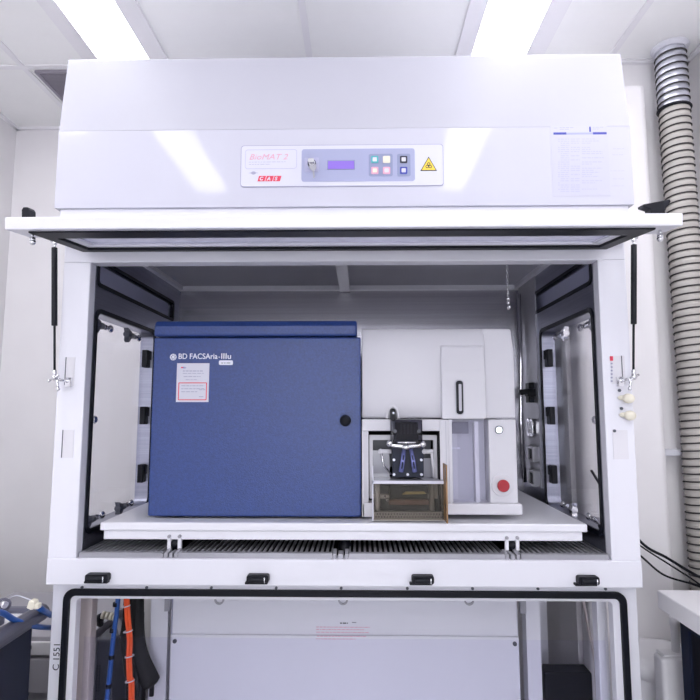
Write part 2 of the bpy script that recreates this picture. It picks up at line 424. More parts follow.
# marker writing on the left lower post
text('C 1551', PX(58.2,Y2,672), Y2-.0012, PZ(673,Y2), .026, ink_k, cab, 'marker_writing', rot=math.pi/2, depth=.0004)
for o in list(cab.children):
    pass
# cover plates, sticker and rubber caps on the posts
def plate_at(a, b, t, bt, edge_left, m=paint):
    x0,z0 = R(a,bt,YP); x1,z1 = R(b,t,YP)
    p = B(min(x0,x1),max(x0,x1),YP-.0015,YP,z0,z1).build('cover_plate', mat_plate, cab)
    e = x0 if edge_left else x1
    return p
mat_plate = mat('cover_plate_grey', (.70,.69,.74), .5, var=.01)
plate_at(64.5,75,357,386,1); plate_at(61,74,430,458,1); plate_at(613.5,627,430,459,1); plate_at(612,624,356,384,0)
for a,b,t,bt in ((64.2,64.9,357,385),(61.0,61.8,430,458),(622.0,622.8,356,383)):
    x0,z0 = R(a,bt,YP); x1,z1 = R(b,t,YP); B(x0,x0+.002,YP-.003,YP-.0012,z0,z1).build('plate_edge_strip', pcm, cab)
x,z = R(609.7,356.5,YP); x1,z1 = R(612.8,361,YP); B(x,x1,YP-.002,YP,z1,z).build('red_label_square', ink_r, cab)
m = MB()
for k,py in enumerate((363.5,367,370.5,374,377.5,381)):
    x,z = R(610.6,py,YP); m.box(x,x+.005,YP-.002,YP,z-.003,z+.0015)
m.build('sticker_print', ink_g, cab)
for px,py in ((628,398.5),(629.5,415.5)):
    x,z = R(px,py,YP-.01); m = MB().ball((x,YP-.012,z),.017,(1.05,.7,.85)); m.ball((x-.014,YP-.006,z+.002),.012,(1.2,.5,.6)); m.build('rubber_cap', cream, cab)
for px,py in ((619,390.5),(621,408.5),(614,430.8)):
    x,z = R(px,py,YP); MB().cyl((x,YP-.004,z),(x,YP,z),.0045,10).build('screw', pcm, cab)

# ---------------- control panel on the hood
YH = 1.6028
cpn_o = R(241,187,YH); cpn_1 = R(444,144.5,YH)
cpn = MB().prism('y', rr(cpn_o[0],cpn_1[0],cpn_o[1],cpn_1[1],.010), YH-.002, YH).build('control_panel', ink_g, cab)
def pbox(a,b,t,bt,y0,y1,r=.004,m=None,name='x',parent=None,bev=0):
    x0,z0 = R(a,bt,YH); x1,z1 = R(b,t,YH)
    return MB().prism('y', rr(x0,x1,z0,z1,min(r,(x1-x0)*.49,(z1-z0)*.49)), y0, y1).build(name, m, parent)
pbox(241.8,443.3,145.2,186.3,YH-.0026,YH-.0008,.009,label_w,'panel_face',cpn)
pbox(302.5,415.5,149,182,YH-.0034,YH-.0022,.008,panel_l,'keypad_area',cpn)
x0,z0 = R(246,169,YH); x1,z1 = R(298,149.5,YH)
MB().ring('y', rr(x0,x1,z0,z1,.008), rr(x0+.0012,x1-.0012,z0+.0012,z1-.0012,.007), YH-.0032, YH-.0024).build('name_frame', ink_pale, cpn)
x,z = R(249.8,159.6,YH); text('BioMAT 2', x, YH-.0028, z, .0245, ink_pk, cpn, shear=.3, w=.116)
m = MB(); x,z = R(250,162.3,YH); fake_lines(m,x,x+.11,z,YH-.0028,.0011); x,z = R(250,164.6,YH); fake_lines(m,x,x+.065,z,YH-.0028,.0011); m.build('small_print', ink_g, cpn)
x,z = R(254.5,173,YH); m = MB(); m.prism('y', [(x+.007*math.cos(a/8*math.pi)*1.0, z+.0048*math.sin(a/8*math.pi)) for a in range(16)], YH-.0034, YH-.0024)
m.prism('y', [(x-.015,z),(x-.004,z+.0015),(x-.004,z-.0015)], YH-.0034, YH-.0024); m.prism('y', [(x+.015,z),(x+.004,z-.0015),(x+.004,z+.0015)], YH-.0034, YH-.0024)
m.build('winged_emblem', ink_g, cpn)
for k,ch in enumerate('CAS'):
    x0,z0 = R(258.6+7.7*k,181.3,YH); x1,z1 = R(265.8+7.7*k,176,YH)
    MB().prism('y', [(x0,z0),(x1-.0005,z0),(x1+.004,z1),(x0+.0045,z1)], YH-.0034, YH-.0024).build('maker_badge', ink_r, cpn)
    text(ch, x0+.0052, YH-.0038, z0+.0028, .0145, label_w, cpn, 'badge_letter', shear=.25, bold=.0006)
B(*[0]*6) if False else None
x0,z0 = R(306,176,YH); x1,z1 = R(319,158,YH)
pbox(305.5,320,158,172,YH-.0042,YH-.003,.002,ink_pale,'switch_plate',cpn)
ex,ez = R(313,164.5,YH)
m = MB().cyl((ex,YH-.002,ez),(ex,YH-.012,ez),.0125,20).build('key_switch', pcm, cpn)
pbox(328.2,356,160.6,170.2,YH-.0045,YH-.003,.001,panel_m,'display_bezel',cpn)
pbox(329,355.3,161.6,169.6,YH-.0052,YH-.004,.0008,purple,'display',cpn)
pbox(369.8,393.5,154.5,177,YH-.0040,YH-.003,.006,panel_m,'button_pad',cpn); pbox(398.2,411.2,154.5,177,YH-.0040,YH-.003,.006,panel_m,'button_pad',cpn)
for px,py,mm,inner in ((375.7,160.3,teal,label_w),(387.5,160.3,cream,cream),(375.8,171.3,ink_pk,cream),(387.5,171.3,ink_pk,label_w),(404.5,160.4,ink_k,label_w),(404.5,171.3,ink_b,label_w)):
    bt = pbox(px-3.6,px+3.6,py-3.5,py+3.5,YH-.0058,YH-.0038,.003,mm,'button',cpn)
    pbox(px-2.1,px+2.1,py-2.0,py+2.0,YH-.0066,YH-.0055,.002,inner,'button_face',cpn)
# warning triangle
def tri(px,py,s): 
    return [R(px,py-s*1.06,YH),R(px+s*1.12,py+s*.86,YH),R(px-s*1.12,py+s*.86,YH)]
MB().prism('y', tri(429.5,165.2,7.4), YH-.0032, YH-.0022).build('warning_border', ink_k, cpn)
MB().prism('y', tri(429.5,165.4,6.2), YH-.0038, YH-.003).build('warning_sign', yellow, cpn)
x,z = R(429.5,166.6,YH); m = MB()
for k in range(3):
    a = math.radians(90+120*k); c0 = (x+.0052*math.cos(a), z+.0052*math.sin(a))
    m.ring('y', [(c0[0]+.0050*math.cos(t*math.pi/8),c0[1]+.0050*math.sin(t*math.pi/8)) for t in range(16)], [(c0[0]+.0030*math.cos(t*math.pi/8),c0[1]+.0030*math.sin(t*math.pi/8)) for t in range(16)], YH-.0044, YH-.0036)
m.prism('y', circ(x,z,.002,10), YH-.0046, YH-.0036)
m.build('biohazard_mark', ink_k, cpn)
# information sheet on the hood
x0,z0 = R(553.5,197,YH); x1,z1 = R(607,126.5,YH)
MB().box(x0,x1,YH-.0010,YH,z0,z1)
sheet = B(x0,x1,YH-.0008,YH+.0004,z0,z1-.002).build('notice_sheet', sheetm, cab)
m = MB()
for a,b in ((553.8,566.5),(593.0,606.5)): 
    p0 = R(a,135.6,YH); p1 = R(b,133.4,YH); m.box(p0[0],p1[0],YH-.0014,YH-.0006,p0[1],p1[1])
m.build('blue_bar', ink_b, sheet)
p0 = R(566.5,135.6,YH); p1 = R(593,133.6,YH); B(p0[0],p1[0],YH-.0013,YH-.0006,p0[1],p1[1]).build('title_band', panel_l, sheet)
p0 = R(589.4,133,YH); p1 = R(590.8,127.8,YH); MB().prism('y', circ((p0[0]+p1[0])/2,p1[1]-.002,.0024,8), YH-.0014,YH-.0006).box(p0[0],p1[0],YH-.0014,YH-.0006,p0[1],p1[1]-.004).build('small_emblem', ink_b, sheet)
m = MB()
for a,b,py in ((554.3,557.5,129.3),(560,573.5,128.9),(560,569,130.6),(593,604,128.6),(593,600,130.4)):
    q = R(a,py,YH); q1 = R(b,py,YH); fake_lines(m,q[0],q1[0],q[1],YH-.0007,.0014)
m.build('heading_print', ink_g, sheet)
m = MB()
for r_ in range(26):
    py = 140.5+r_*2.08
    for a,b,pr_ in ((558.5,560,.5),(561,569.5,.95),(571,580,.85),(582,604,.75)):
        if random.random() < pr_:
            q = R(a,py,YH); q1 = R(b if a<580 else random.uniform(590,604),py,YH); fake_lines(m,q[0],q1[0],q[1],YH-.0007,.0024)
m.build('table_print', ink_pale, sheet)
x0,z0 = R(606.5,195,YH); x1,z1 = R(627,148,YH)
m = MB(); 
for py in (150,156,172,180,187):
    q = R(610+random.random()*4,py,YH); q1 = R(624,py,YH); fake_lines(m,q[0],q1[0],q[1],YH-.0003,.0011)
m.build('faint_print', ink_pale, cab)

# ---------------- lifted front door (lid)
HINGE = Vector((0,1.62,.470)); TILT = math.atan(.030/.275)
ML = Matrix.Translation(HINGE+Vector((0,0,.006))) @ Matrix.Rotation(TILT,4,'X') @ Matrix.Translation(-HINGE)
def LB(mb): return mb.xf(ML)
z0 = .470
door = LB(MB().ring('z', rr(-.812,.744,1.345,1.622,.004), rr(-.770,.702,1.40,1.58,.004), z0+.003, z0+.030)).build('front_door', paint, cab, bevel=.002)
LB(MB().ring('z', rr(-.812,.744,1.343,1.622,.004), rr(-.778,.710,1.420,1.588,.004), z0-.006, z0+.003)).build('door_gasket', blackr, door, bevel=.002)
LB(MB().ring('z', rr(-.778,.710,1.420,1.588,.004), rr(-.752,.684,1.440,1.570,.004), z0+.001, z0+.008)).build('pane_frame', paint, door, bevel=.002)
LB(B(-.775,.707,1.41,1.585,z0+.012,z0+.018)).build('door_pane', lid_pane, door)
LB(B(-.857,.797,1.322,1.425,z0-.002,z0+.029)).build('door_edge_rail', paint, door, bevel=.003)
for x,big in ((-.828,0),(.755,1)):
    m = MB(); yb = 1.36
    if big: m.prism('y', [(x-.015,z0+.022),(x+.020,z0+.022),(x+.020,z0+.050),(x+.034,z0+.066),(x+.032,z0+.072),(x-.034,z0+.060),(x-.034,z0+.054),(x-.016,z0+.048)], yb, yb+.03)
    else: m.prism('y', [(x-.010,z0+.022),(x+.010,z0+.022),(x+.010,z0+.056),(x+.006,z0+.063),(x-.006,z0+.063),(x-.010,z0+.056)], yb, yb+.03)
    LB(m).build('door_latch', blackp, door, bevel=.002)
    m = MB(); xb = x+(.012 if big else .012); m.cyl((xb,1.37,z0+.001),(xb,1.37,z0-.016),.0035,8); m.cyl((xb,1.37,z0-.012),(xb,1.37,z0-.022),.007,10); m.ball((xb,1.37,z0-.024),.008)
    LB(m).build('latch_bolt', chrome, door)
# gas struts
for x, s in ((-.866,1),(.794,-1)):
    xt = x - s*.021; xm = x - s*.008
    st = MB().cyl((xt,1.602,.478),(xm,1.602,.245),.0082,14).build('gas_strut', blackp, cab, bevel=.001)
    MB().cyl((xm,1.602,.25),(x,1.602,.112),.0034,8).build('strut_rod', blackp, st)
    m = MB().cyl((xt,1.602,.49),(xt,1.602,.475),.004,8).ball((xt,1.602,.492),.007).cyl((xt-.012,1.602,.50),(xt+.012,1.602,.50),.004,8)
    m.build('strut_mount', chrome, st)
    m = MB().cyl((x,1.602,.114),(x,1.602,.095),.006,10).ball((x,1.602,.093),.0085)
    m.cyl((x-.014,1.60,.084),(x+.014*1,1.60,.100),.0032,8).cyl((x+s*.006,1.605,.09),(x+s*.020,1.648,.082),.0045,8).cyl((x+s*.010,1.60,.085),(x+s*.014,1.60,.060),.004,8).ball((x+s*.014,1.60,.060),.006)
    m.ball((x-.014,1.60,.084),.005).box(min(x+s*.012,x+s*.030),max(x+s*.012,x+s*.030),1.640,YP,.068,.096)
    m.build('strut_bracket', chrome, st)
# hinge-side fixtures on the right inside wall
m = B(.722,.728,2.235,2.46,-.30,.545); m.build('utility_panel', ssl, cab)
m = MB().box(.690,.722,2.26,2.31,.055,.085).cyl((.66,2.27,.07),(.715,2.27,.078),.012,10).box(.70,.722,2.28,2.33,.03,.11); m.build('pipe_clamp', blackp, cab, bevel=.003)
for dy in (0,.04):
    MB().ring('x', rr(2.255+dy,2.285+dy,-.105,-.035,.014), rr(2.262+dy,2.278+dy,-.095,-.045,.007), .700,.722).build('loop_handle', chrome, cab)
for zz in (-.205,-.300):
    k = MB().ring('x', rr(2.25,2.33,zz,zz+.062,.004), rr(2.262,2.318,zz+.010,zz+.052,.004), .698,.722).build('socket', ssl, cab)
    B(.705,.719,2.263,2.317,zz+.011,zz+.051).build('socket_insert', blackp, cab)
m = MB(); m.tube([(.706,2.40,.50),(.705,2.40,.2),(.700,2.41,-.05),(.706,2.40,-.3)],.009,8); m.build('clear_tubing', chrome, cab)

# hanging chain
m = MB(); xch = PX(508,1.80,290); z = .556
k = 0
while z > .335:
    r_ = .0045; pts = [(xch+(r_*.7*math.cos(a/10*6.283) if k%2 else 0), 1.80+(0 if k%2 else r_*.7*math.cos(a/10*6.283)), z-.005+.007*math.sin(a/10*6.283)) for a in range(10)]
    m.tube(pts,.0011,5,closed=True); z -= .0105; k += 1
m.ball((xch,1.80,.36),.0062); m.ball((xch,1.80,.346),.0055); m.ball((xch+.003,1.80,.333),.0065)
tag(m.build('bead_chain', chrome), 'thin silver chain hanging from the chamber ceiling above the right end of the white instrument', 'chain')
# key in the switch
t = thing('key', 'small silver key with ring stuck in the control panel switch', 'key', (ex,YH-.015,ez-.04))
m = MB().cyl((ex,YH-.010,ez),(ex,YH-.022,ez),.006,12); m.prism('y', rr(ex-.009,ex+.008,ez-.006,ez+.006,.003), YH-.03, YH-.0255)
m.build('key_head', chrome, t)
m = MB(); m.prism('y', [(ex-.005,ez-.008),(ex+.012,ez-.008),(ex+.015,ez-.022),(ex+.009,ez-.030),(ex+.011,ez-.050),(ex+.006,ez-.053),(ex+.004,ez-.030),(ex-.006,ez-.022)], YH-.026, YH-.0235)
m.build('spare_key', ssl, t)
MB().tube([(ex+.002+.008*math.cos(a/14*6.283),YH-.028,ez-.006+.008*math.sin(a/14*6.283)) for a in range(14)],.001,5,closed=True).build('key_ring', chrome, t)

# ================================================================ TRAY
TZ = -.333
t = thing('raised_tray', 'wide white metal platform tray carrying the instrument above the steel grille', 'tray', (XC,2.07,-.42))
B(-.758,.684,1.700,2.44,-.357,TZ).build('top_plate', traym, t, bevel=.004)
B(-.748,.670,1.706,1.716,-.383,-.357).build('front_apron', traym, t, bevel=.002)
for px in (174.5, 512.5):
    x = PX(px,1.70,535)
    for dx in (-.0155,.0155):
        MB().cyl((x+dx,1.698,-.373),(x+dx,1.707,-.373),.0048,12).build('screw', ssl, t)
        MB().box(x+dx-.005,x+dx+.005,1.701,1.712,-.409,-.378).build('bracket_leg', traym, t)
    MB().lathe(x,1.712,[(.006,-.384),(.013,-.390),(.013,-.400),(.006,-.4085)],14).build('levelling_foot', blackp, t)
for (x,y) in ((-.70,2.38),(.62,2.38),(-.03,1.76)):
    MB().lathe(x,y,[(.012,-.352),(.012,-.40),(.02,-.405),(.02,-.445)],14).build('levelling_foot', blackp, t)

# ================================================================ FLOW CYTOMETER
D = 1.76
cyt = thing('flow_cytometer', 'blue and white bench cell sorter standing on the white tray', 'instrument', ((PX(150,D)+PX(521,D))/2,2.05,TZ))
def X_(px, d=D): return PX(px,d,430)
def Z_(py, d=D): return PZ(py,d)
bx0,bx1 = X_(150.5), X_(361.5); zb = -.326; zt = Z_(336.5)
B(bx0, bx1, D+.016, 2.36, zb, zt).build('blue_housing', blue, cyt, bevel=.004)
bd = B(bx0, bx1, D, D+.014, zb, zt-.002).build('cabinet_door', blue, cyt, bevel=.005)
cap = MB().prism('x', [(D-.002,zt+.006),(D-.002,zt+.034),(D+.010,Z_(320)),(2.36,Z_(320)),(2.36,zt+.002),(D+.004,zt+.002)], bx0-.001, PX(357.5,D,328)).build('top_cap', blue, cyt, bevel=.007, seg=3)
for (x,y) in ((bx0+.09,D+.05),(bx1-.04,D+.05),(bx0+.09,2.3),(bx1-.04,2.3),(.46,2.3)):
    MB().lathe(x,y,[(.02,TZ+.0005),(.02,zb+.002)],16).build('rubber_foot', blackr, cyt)
kx,kz = X_(346), Z_(420.5)
MB().cyl((kx,D,kz),(kx,D-.012,kz),.010,16).ball((kx,D-.016,kz),.018,(1,.7,1)).build('door_knob', blackp, bd)
def XT(px): return PX(px,D,372)
text('BD FACSAria', XT(177.8), D-.0008, Z_(358.6), .0245, ink_w, bd, w=.124, bold=.0002)
text('\u2122', XT(218), D-.0008, Z_(358.5), .009, ink_w, bd, w=.005)
text('IIIu', XT(220.6), D-.0008, Z_(358.6), .0252, ink_w, bd, w=.031, bold=.0002)
lx,lz = XT(172.8), Z_(356.8)
m = MB().ring('y', circ(lx,lz,.0105,20), circ(lx,lz,.0088,20), D-.0014, D)
for k in range(8):
    a = k*math.pi/4; m.prism('y', [(lx+.0035*math.cos(a-.2),lz+.0035*math.sin(a-.2)),(lx+.0085*math.cos(a-.22),lz+.0085*math.sin(a-.22)),(lx+.0085*math.cos(a+.22),lz+.0085*math.sin(a+.22)),(lx+.0035*math.cos(a+.2),lz+.0035*math.sin(a+.2))], D-.0014, D)
m.prism('y', circ(lx,lz,.0035,10), D-.0014, D)
m.build('round_emblem', ink_w, bd)
MB().prism('y', rr(XT(219),XT(233),Z_(364.8),Z_(360.2),.004), D-.0014, D).build('small_plate', ink_w, bd)
m = MB(); fake_lines(m, XT(221.5), XT(231), Z_(363.2), D-.0015, .0022); m.build('plate_print', pcm, bd)
st = B(XT(177),XT(209.5),D-.0013,D,Z_(402),Z_(363)).build('paper_label', label_w, bd)
x0,x1,z0_,z1_ = XT(179),XT(207.6),Z_(400.2),Z_(382.3)
MB().ring('y', rr(x0,x1,z0_,z1_,.002), rr(x0+.0028,x1-.0028,z0_+.0028,z1_-.0028,.001), D-.0018, D-.0012).build('red_frame', ink_r, st)
m = MB(); q = XT(181); fake_lines(m,q,q+.007,Z_(368),D-.0013,.004); m.build('red_logo', ink_r, st)
text('BD', XT(183), D-.0016, Z_(368.2), .0075, ink_b, st)
m = MB()
for a,b,py,h in ((183,203,371.3,.003),(183,204,373.5,.0018),(184,201,376.8,.0022),(186,198,379.8,.0016),(182,205,386,.0022),(182,205,389,.0022),(182,198,392,.0022),(200,206,390,.002),(200,205,397,.0022)):
    fake_lines(m, XT(a), XT(b), Z_(py), D-.0013, h)
m.build('label_print', ink_g, st)

# white half
wx0,wx1 = X_(362.5), X_(516); ztw = Z_(328)
m = MB().prism('x', [(D+.008+.016*abs(1-2*k/24)**4, ztw+(Z_(418)-ztw)*k/24) for k in range(25)]+[(2.30,Z_(418)),(2.30,ztw)], wx0, X_(488), smooth=True)
m.build('upper_housing', white_pl, cyt, bevel=.004, seg=2)
m = MB().prism('y', [(X_(486),ztw),(X_(515.5),ztw-.001),(X_(518),Z_(350)),(X_(518),Z_(418.5)),(X_(486),Z_(418.5))], D+.018, 2.30)
m.build('right_housing', white_pl, cyt, bevel=.006, seg=3)
tw = MB().prism('x', [(D+.0075,Z_(346)),(D-.003,Z_(372)),(D-.006,Z_(419)),(D+.03,Z_(419)),(D+.03,Z_(340))], X_(442.5), X_(487))
tw = tw.build('tower_cover', white_pl, cyt, bevel=.004, seg=3)
sx0,sx1 = X_(456.6,D-.014), X_(465.6,D-.014)
MB().prism('y', rr(sx0,sx1,Z_(415.3,D-.014),Z_(379.5,D-.014),.011), D-.008, D-.003).build('slot_bezel', grey_pl, tw)
MB().prism('y', rr(sx0+.003,sx1-.003,Z_(414.2,D-.014),Z_(380.6,D-.014),.009), D-.0095, D-.0078).build('viewing_slot', blackp, tw)
MB().prism('y', rr(sx0+.011,sx1-.008,Z_(411,D-.014),Z_(384,D-.014),.003), D-.0105, D-.0092).build('slot_reflection', grey_pl, tw)  # pale reflection in the black slot, modelled as a grey inlay
# columns, base, right panel
B(X_(516.5)-.085, X_(516.5), D+.004, 2.30, Z_(503), Z_(419.5)).build('right_panel', white_pl, cyt, bevel=.003)
B(X_(440), X_(452.5), D+.000, 2.28, Z_(503), Z_(419.5)).build('centre_column', white_pl, cyt, bevel=.003)
B(X_(445.8), X_(446.6), D-.0006, D+.001, Z_(502), Z_(421)).build('column_seam', grey_pl, cyt)
B(X_(440), X_(520), D-.006, 2.30, -.318, Z_(503)).build('base', white_pl, cyt, bevel=.005)
B(X_(452), X_(488), D+.05, 2.2, Z_(503), Z_(419)).build('bay_back', vialm, cyt)
B(X_(453), X_(459), D+.03, D+.05, Z_(500), Z_(434)).build('bay_post', grey_pl, cyt)
B(X_(454), X_(471), D+.035, D+.045, Z_(434), Z_(422)).build('bay_block', edgem, cyt)
B(X_(476), X_(480), D+.02, D+.05, Z_(503), Z_(422)).build('bay_post', white_pl, cyt)
m = MB(); fake_lines(m, X_(452.8), X_(462), Z_(449.5), D+.0300, .005); m.build('bay_label', label_w, cyt)
B(X_(452.7), X_(487.8), D+.006, D+.009, Z_(502.5), Z_(420.5)).build('bay_door', clear, cyt)
B(X_(449),X_(452),D-.004,D+.004,Z_(503),Z_(419.5)).build('bay_edge', white_pl, cyt)
# power light & stop button
x,z = X_(499.3), Z_(429.8)
MB().cyl((x,D+.006,z),(x,D-.000,z),.0125,24).build('button_ring', pcm, cyt)
MB().cyl((x,D+.004,z),(x,D-.002,z),.0088,24).build('power_button', ledm, cyt)
x,z = X_(501), Z_(485)
MB().cyl((x,D+.006,z),(x,D-.002,z),.0335,32).build('stop_button_collar', white_pl, cyt, bevel=.002)
m = MB().cyl((x,D,z),(x,D-.010,z),.014,24).cyl((x,D-.008,z),(x,D-.018,z),.0185,28); m.build('stop_button', redb, cyt, bevel=.003)
# sorting bay
B(X_(362.5), X_(441), D+.002, D+.09, Z_(431), Z_(419.3)).build('bay_lintel', white_pl, cyt, bevel=.003)
B(X_(362.5), X_(364.5), D+.002, 2.2, Z_(517), Z_(431)).build('bay_side', white_pl, cyt)
B(X_(364.5), X_(369), D+.010, D+.03, Z_(503), Z_(431)).build('bay_side', white_pl, cyt)
B(X_(362.5), X_(372.5), D+.002, D+.06, Z_(517), Z_(503)).build('bay_foot', white_pl, cyt, bevel=.002)
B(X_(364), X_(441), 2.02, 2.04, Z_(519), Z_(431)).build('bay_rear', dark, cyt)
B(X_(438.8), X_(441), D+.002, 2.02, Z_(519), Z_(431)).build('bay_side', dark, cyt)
m = MB().ring('y', rr(X_(370),X_(438.5),Z_(500),Z_(435.5),.002), rr(X_(373.5),X_(435),Z_(496),Z_(440.5),.002), D+.03, D+.05); m.build('inner_frame', white_pl, cyt)
B(X_(373), X_(391), D+.07, D+.08, Z_(480), Z_(452)).build('lilac_guard', vialm, cyt)
B(X_(424), X_(436), D+.07, D+.08, Z_(480), Z_(460)).build('lilac_guard', vialm, cyt)
B(X_(374), X_(435), D+.10, D+.11, Z_(470), Z_(441)).build('bay_inner_plate', pcm, cyt)
# nozzle head
nz = B(X_(391.5,D-.03), X_(423,D-.03), D-.03, D+.05, Z_(446,D-.03), Z_(419.6,D-.03)).build('nozzle_housing', smoke, cyt, bevel=.003)
B(X_(396,D-.02), X_(419,D-.02), D-.018, D+.045, Z_(443,D-.02), Z_(422,D-.02)).build('nozzle_core', navy, nz, bevel=.003)
m = MB()
for k in range(5): m.box(X_(401+3.4*k,D-.02), X_(402.6+3.4*k,D-.02), D-.021, D-.018, Z_(434,D-.02), Z_(424,D-.02))
m.build('nozzle_rib', pcm, nz)
for pxx in (395.5,419.5): MB().cyl((X_(pxx,D-.03),D-.031,Z_(431,D-.03)),(X_(pxx,D-.03),D-.036,Z_(431,D-.03)),.006,12).build('nozzle_screw', pcm, nz)
m = MB(); zz = Z_(445.5,D-.035)
m.tube([(X_(389,D-.03),D-.034,zz+.008),(X_(393,D-.03),D-.036,zz),(X_(407,D-.03),D-.038,zz-.004),(X_(419,D-.03),D-.036,zz),(X_(423,D-.03),D-.034,zz+.006)],.006,10)
m.ball((X_(390,D-.03),D-.034,zz+.006),.010); m.ball((X_(423,D-.03),D-.034,zz+.004),.010); m.ball((X_(406,D-.03),D-.038,zz-.005),.010,(1.4,1,.8))
m.cyl((X_(398,D-.03),D-.034,zz+.009),(X_(416,D-.03),D-.034,zz+.009),.0035,8)
m.build('chrome_bar', chrome, nz)
pl = B(X_(392.5), X_(423.5), D-.008, D+.004, Z_(477), Z_(446)).build('black_plate', navy, cyt, bevel=.002)
for a,b in ((394,459.5),(421,459.5),(394,474),(407.5,474),(421,474)):
    MB().cyl((X_(a),D-.013,Z_(b)),(X_(a),D-.008,Z_(b)),.0042,12).build('plate_screw', ink_w, pl)
for s in (-1,1):
    a,b,c_,d_ = (407.5+s*4.2,447.5),(407.5+s*2.2,448.5),(407.5+s*4.5,472),(407.5+s*8.2,471.5)
    x0,z0_ = X_(407.5+s*3.4),Z_(449); x1,z1_ = X_(407.5+s*6.7),Z_(471)
    m = MB().tube([(x0,D-.014,z0_),(x0+(x1-x0)*.5,D-.022,(z0_+z1_)/2),(x1,D-.018,z1_)],.006,8,rfun=lambda u:.0058+.0022*u)
    m.build('sort_tong', tongm, pl)
    m = MB().tube([(x0+(x1-x0)*.25,D-.0255,z0_*.75+z1_*.25),(x0+(x1-x0)*.85,D-.027,z0_*.15+z1_*.85)],.0026,6); m.build('tong_slot', navy, pl)
for a,b in ((381,391.5),(424,433)):
    MB().cyl((X_(a),D-.004,Z_(451.3)),(X_(b),D-.004,Z_(451.3)),.0068,12).ball((X_(a),D-.004,Z_(451.3)),.0082).build('side_pin', white_pl, cyt)
MB().tube([(X_(431.5),D-.004,Z_(451)),(X_(432),D-.008,Z_(460)),(X_(433.5),D-.002,Z_(477))],.004,8).build('white_lever', white_pl, cyt)
MB().tube([(X_(382),D+.01,Z_(452)),(X_(384),D+.02,Z_(466)),(X_(392),D+.02,Z_(475))],.0028,8).build('clear_hose', chrome, cyt)
m = MB().ring('y', [(X_(393.5)+.0215*math.cos(t/12*math.pi), Z_(417)+.040*math.sin(t/12*math.pi)) for t in range(13)]+[(X_(393.5)-.0215,Z_(418.5)),(X_(393.5)+.0215,Z_(418.5))],
                   [(X_(393.5)+.015*math.cos(t/12*math.pi), Z_(417)+.030*math.sin(t/12*math.pi)) for t in range(13)]+[(X_(393.5)-.015,Z_(418.5)),(X_(393.5)+.015,Z_(418.5))], D+.006, D+.024)
m.build('notch_rim', white_pl, cyt)
hk = MB().prism('y', rr(X_(391),X_(396.2),Z_(421),Z_(408.5),.007), D-.004, D+.016).build('black_hook', blackp, cyt)
MB().cyl((X_(394),D-.004,Z_(413)),(X_(394),D-.007,Z_(413)),.0035,10).build('hook_pin', ink_w, hk)
# collection drawer
dr = thing_dr = B(X_(373,1.735), X_(444,1.735), 1.725, 1.85, Z_(482.5,1.735), Z_(480.5,1.735)).build('drawer_shelf', vialm, cyt, bevel=.001)
DX0,DX1 = X_(372.5,1.72), X_(443,1.72)
B(DX0, DX1, 1.716, 1.722, -.328, Z_(481,1.72)).build('drawer_front', drawer_pane, cyt)
MB().box(DX0,DX1,1.7145,1.7165,Z_(483.5,1.72),Z_(480.5,1.72)).box(DX0,DX0+.004,1.7145,1.7165,-.328,Z_(466,1.72)).build('drawer_rim', label_w, cyt)
B(DX1, DX1+.004, 1.665, 1.725, -.326, PZ(463,1.72)).build('drawer_side', amber, cyt)
B(DX1-.004, DX1, 1.725, 1.85, -.328, Z_(481,1.72)).build('drawer_inner_side', drawer_pane, cyt)
B(DX0,DX1,1.722,1.85,-.330,-.326).build('drawer_floor', traym, cyt)
m = MB(); m.box(DX0+.004,DX1-.004,1.735,1.745,-.326,-.306); m.build('perforated_strip', grey_pl, cyt)
m = MB()
for k in range(24):
    for j in range(2): 
        xx = DX0+.012+k*.0085+(j%2)*.004; m.prism('y', circ(xx,-.3205+j*.0085,.0024,6), 1.7335, 1.7352)
m.build('strip_holes', pcm, cyt)
B(X_(389,1.74), X_(429,1.74), 1.752, 1.83, Z_(505.5,1.74), Z_(500.5,1.74)).build('tube_holder', brown, cyt, bevel=.002)
B(X_(390,1.76), X_(428,1.76), 1.775, 1.84, Z_(500,1.76), Z_(487,1.76)).build('tube_holder_block', blackp, cyt, bevel=.003)
m = MB().prism('y', [(X_(402,1.76),Z_(494.5,1.76)),(X_(426,1.76),Z_(493.8,1.76)),(X_(424,1.76),Z_(491.8,1.76)),(X_(406,1.76),Z_(492,1.76))], 1.760, 1.776); m.build('yellow_strip', gold, cyt)
for px in (377.5,431.5): MB().cyl((X_(px,1.78),1.79,-.322),(X_(px,1.78),1.79,Z_(483,1.78)),.009,12).build('white_post', white_pl, cyt)
MB().ball((X_(388,1.74),1.75,Z_(500,1.74)),.0055).ball((X_(385,1.74),1.755,Z_(497,1.74)),.004).build('silver_nut', chrome, cyt)
MB().box(X_(373,1.85),X_(440,1.85),1.88,1.95,-.326,Z_(486,1.88)).build('lower_rear_block', pcm, cyt)

# ================================================================ BELOW THE WORKTOP
# blower base panel
t = thing('equipment_housing', 'large pale panelled equipment box behind the lower clear door', 'equipment box', (-.037,2.2,FZ))
B(-.612,.538,1.95,2.42,-1.38,-.478).build('box_body', paint, t, bevel=.002)
B(-.612,.538,1.940,1.95,-1.38,-.742).build('front_sheet', paint, t, bevel=.002)
for px,py in ((174.5,641.5),(514.3,643)):
    x,z = R(px,py,1.94); MB().cyl((x,1.935,z),(x,1.941,z),.0068,12).build('screw', pcm, t)
for px in (219,343,469):
    x,z = R(px,600,1.945); MB().ring('y', circ(x,z,.0165,20), circ(x,z,.011,20), 1.943,1.951).build('cap_ring', ssl, t)
m = MB()
for py,a,b in ((628.8,316,370),(631.2,316,364),(634,316,369),(636.6,317,366),(639.3,316,356)):
    p = R(a,py,1.938); q = R(b,py,1.938); fake_lines(m,p[0],q[0],p[1],1.938 if py>636 else 1.9495,.0022)
m.build('red_warning_print', ink_pk, t)
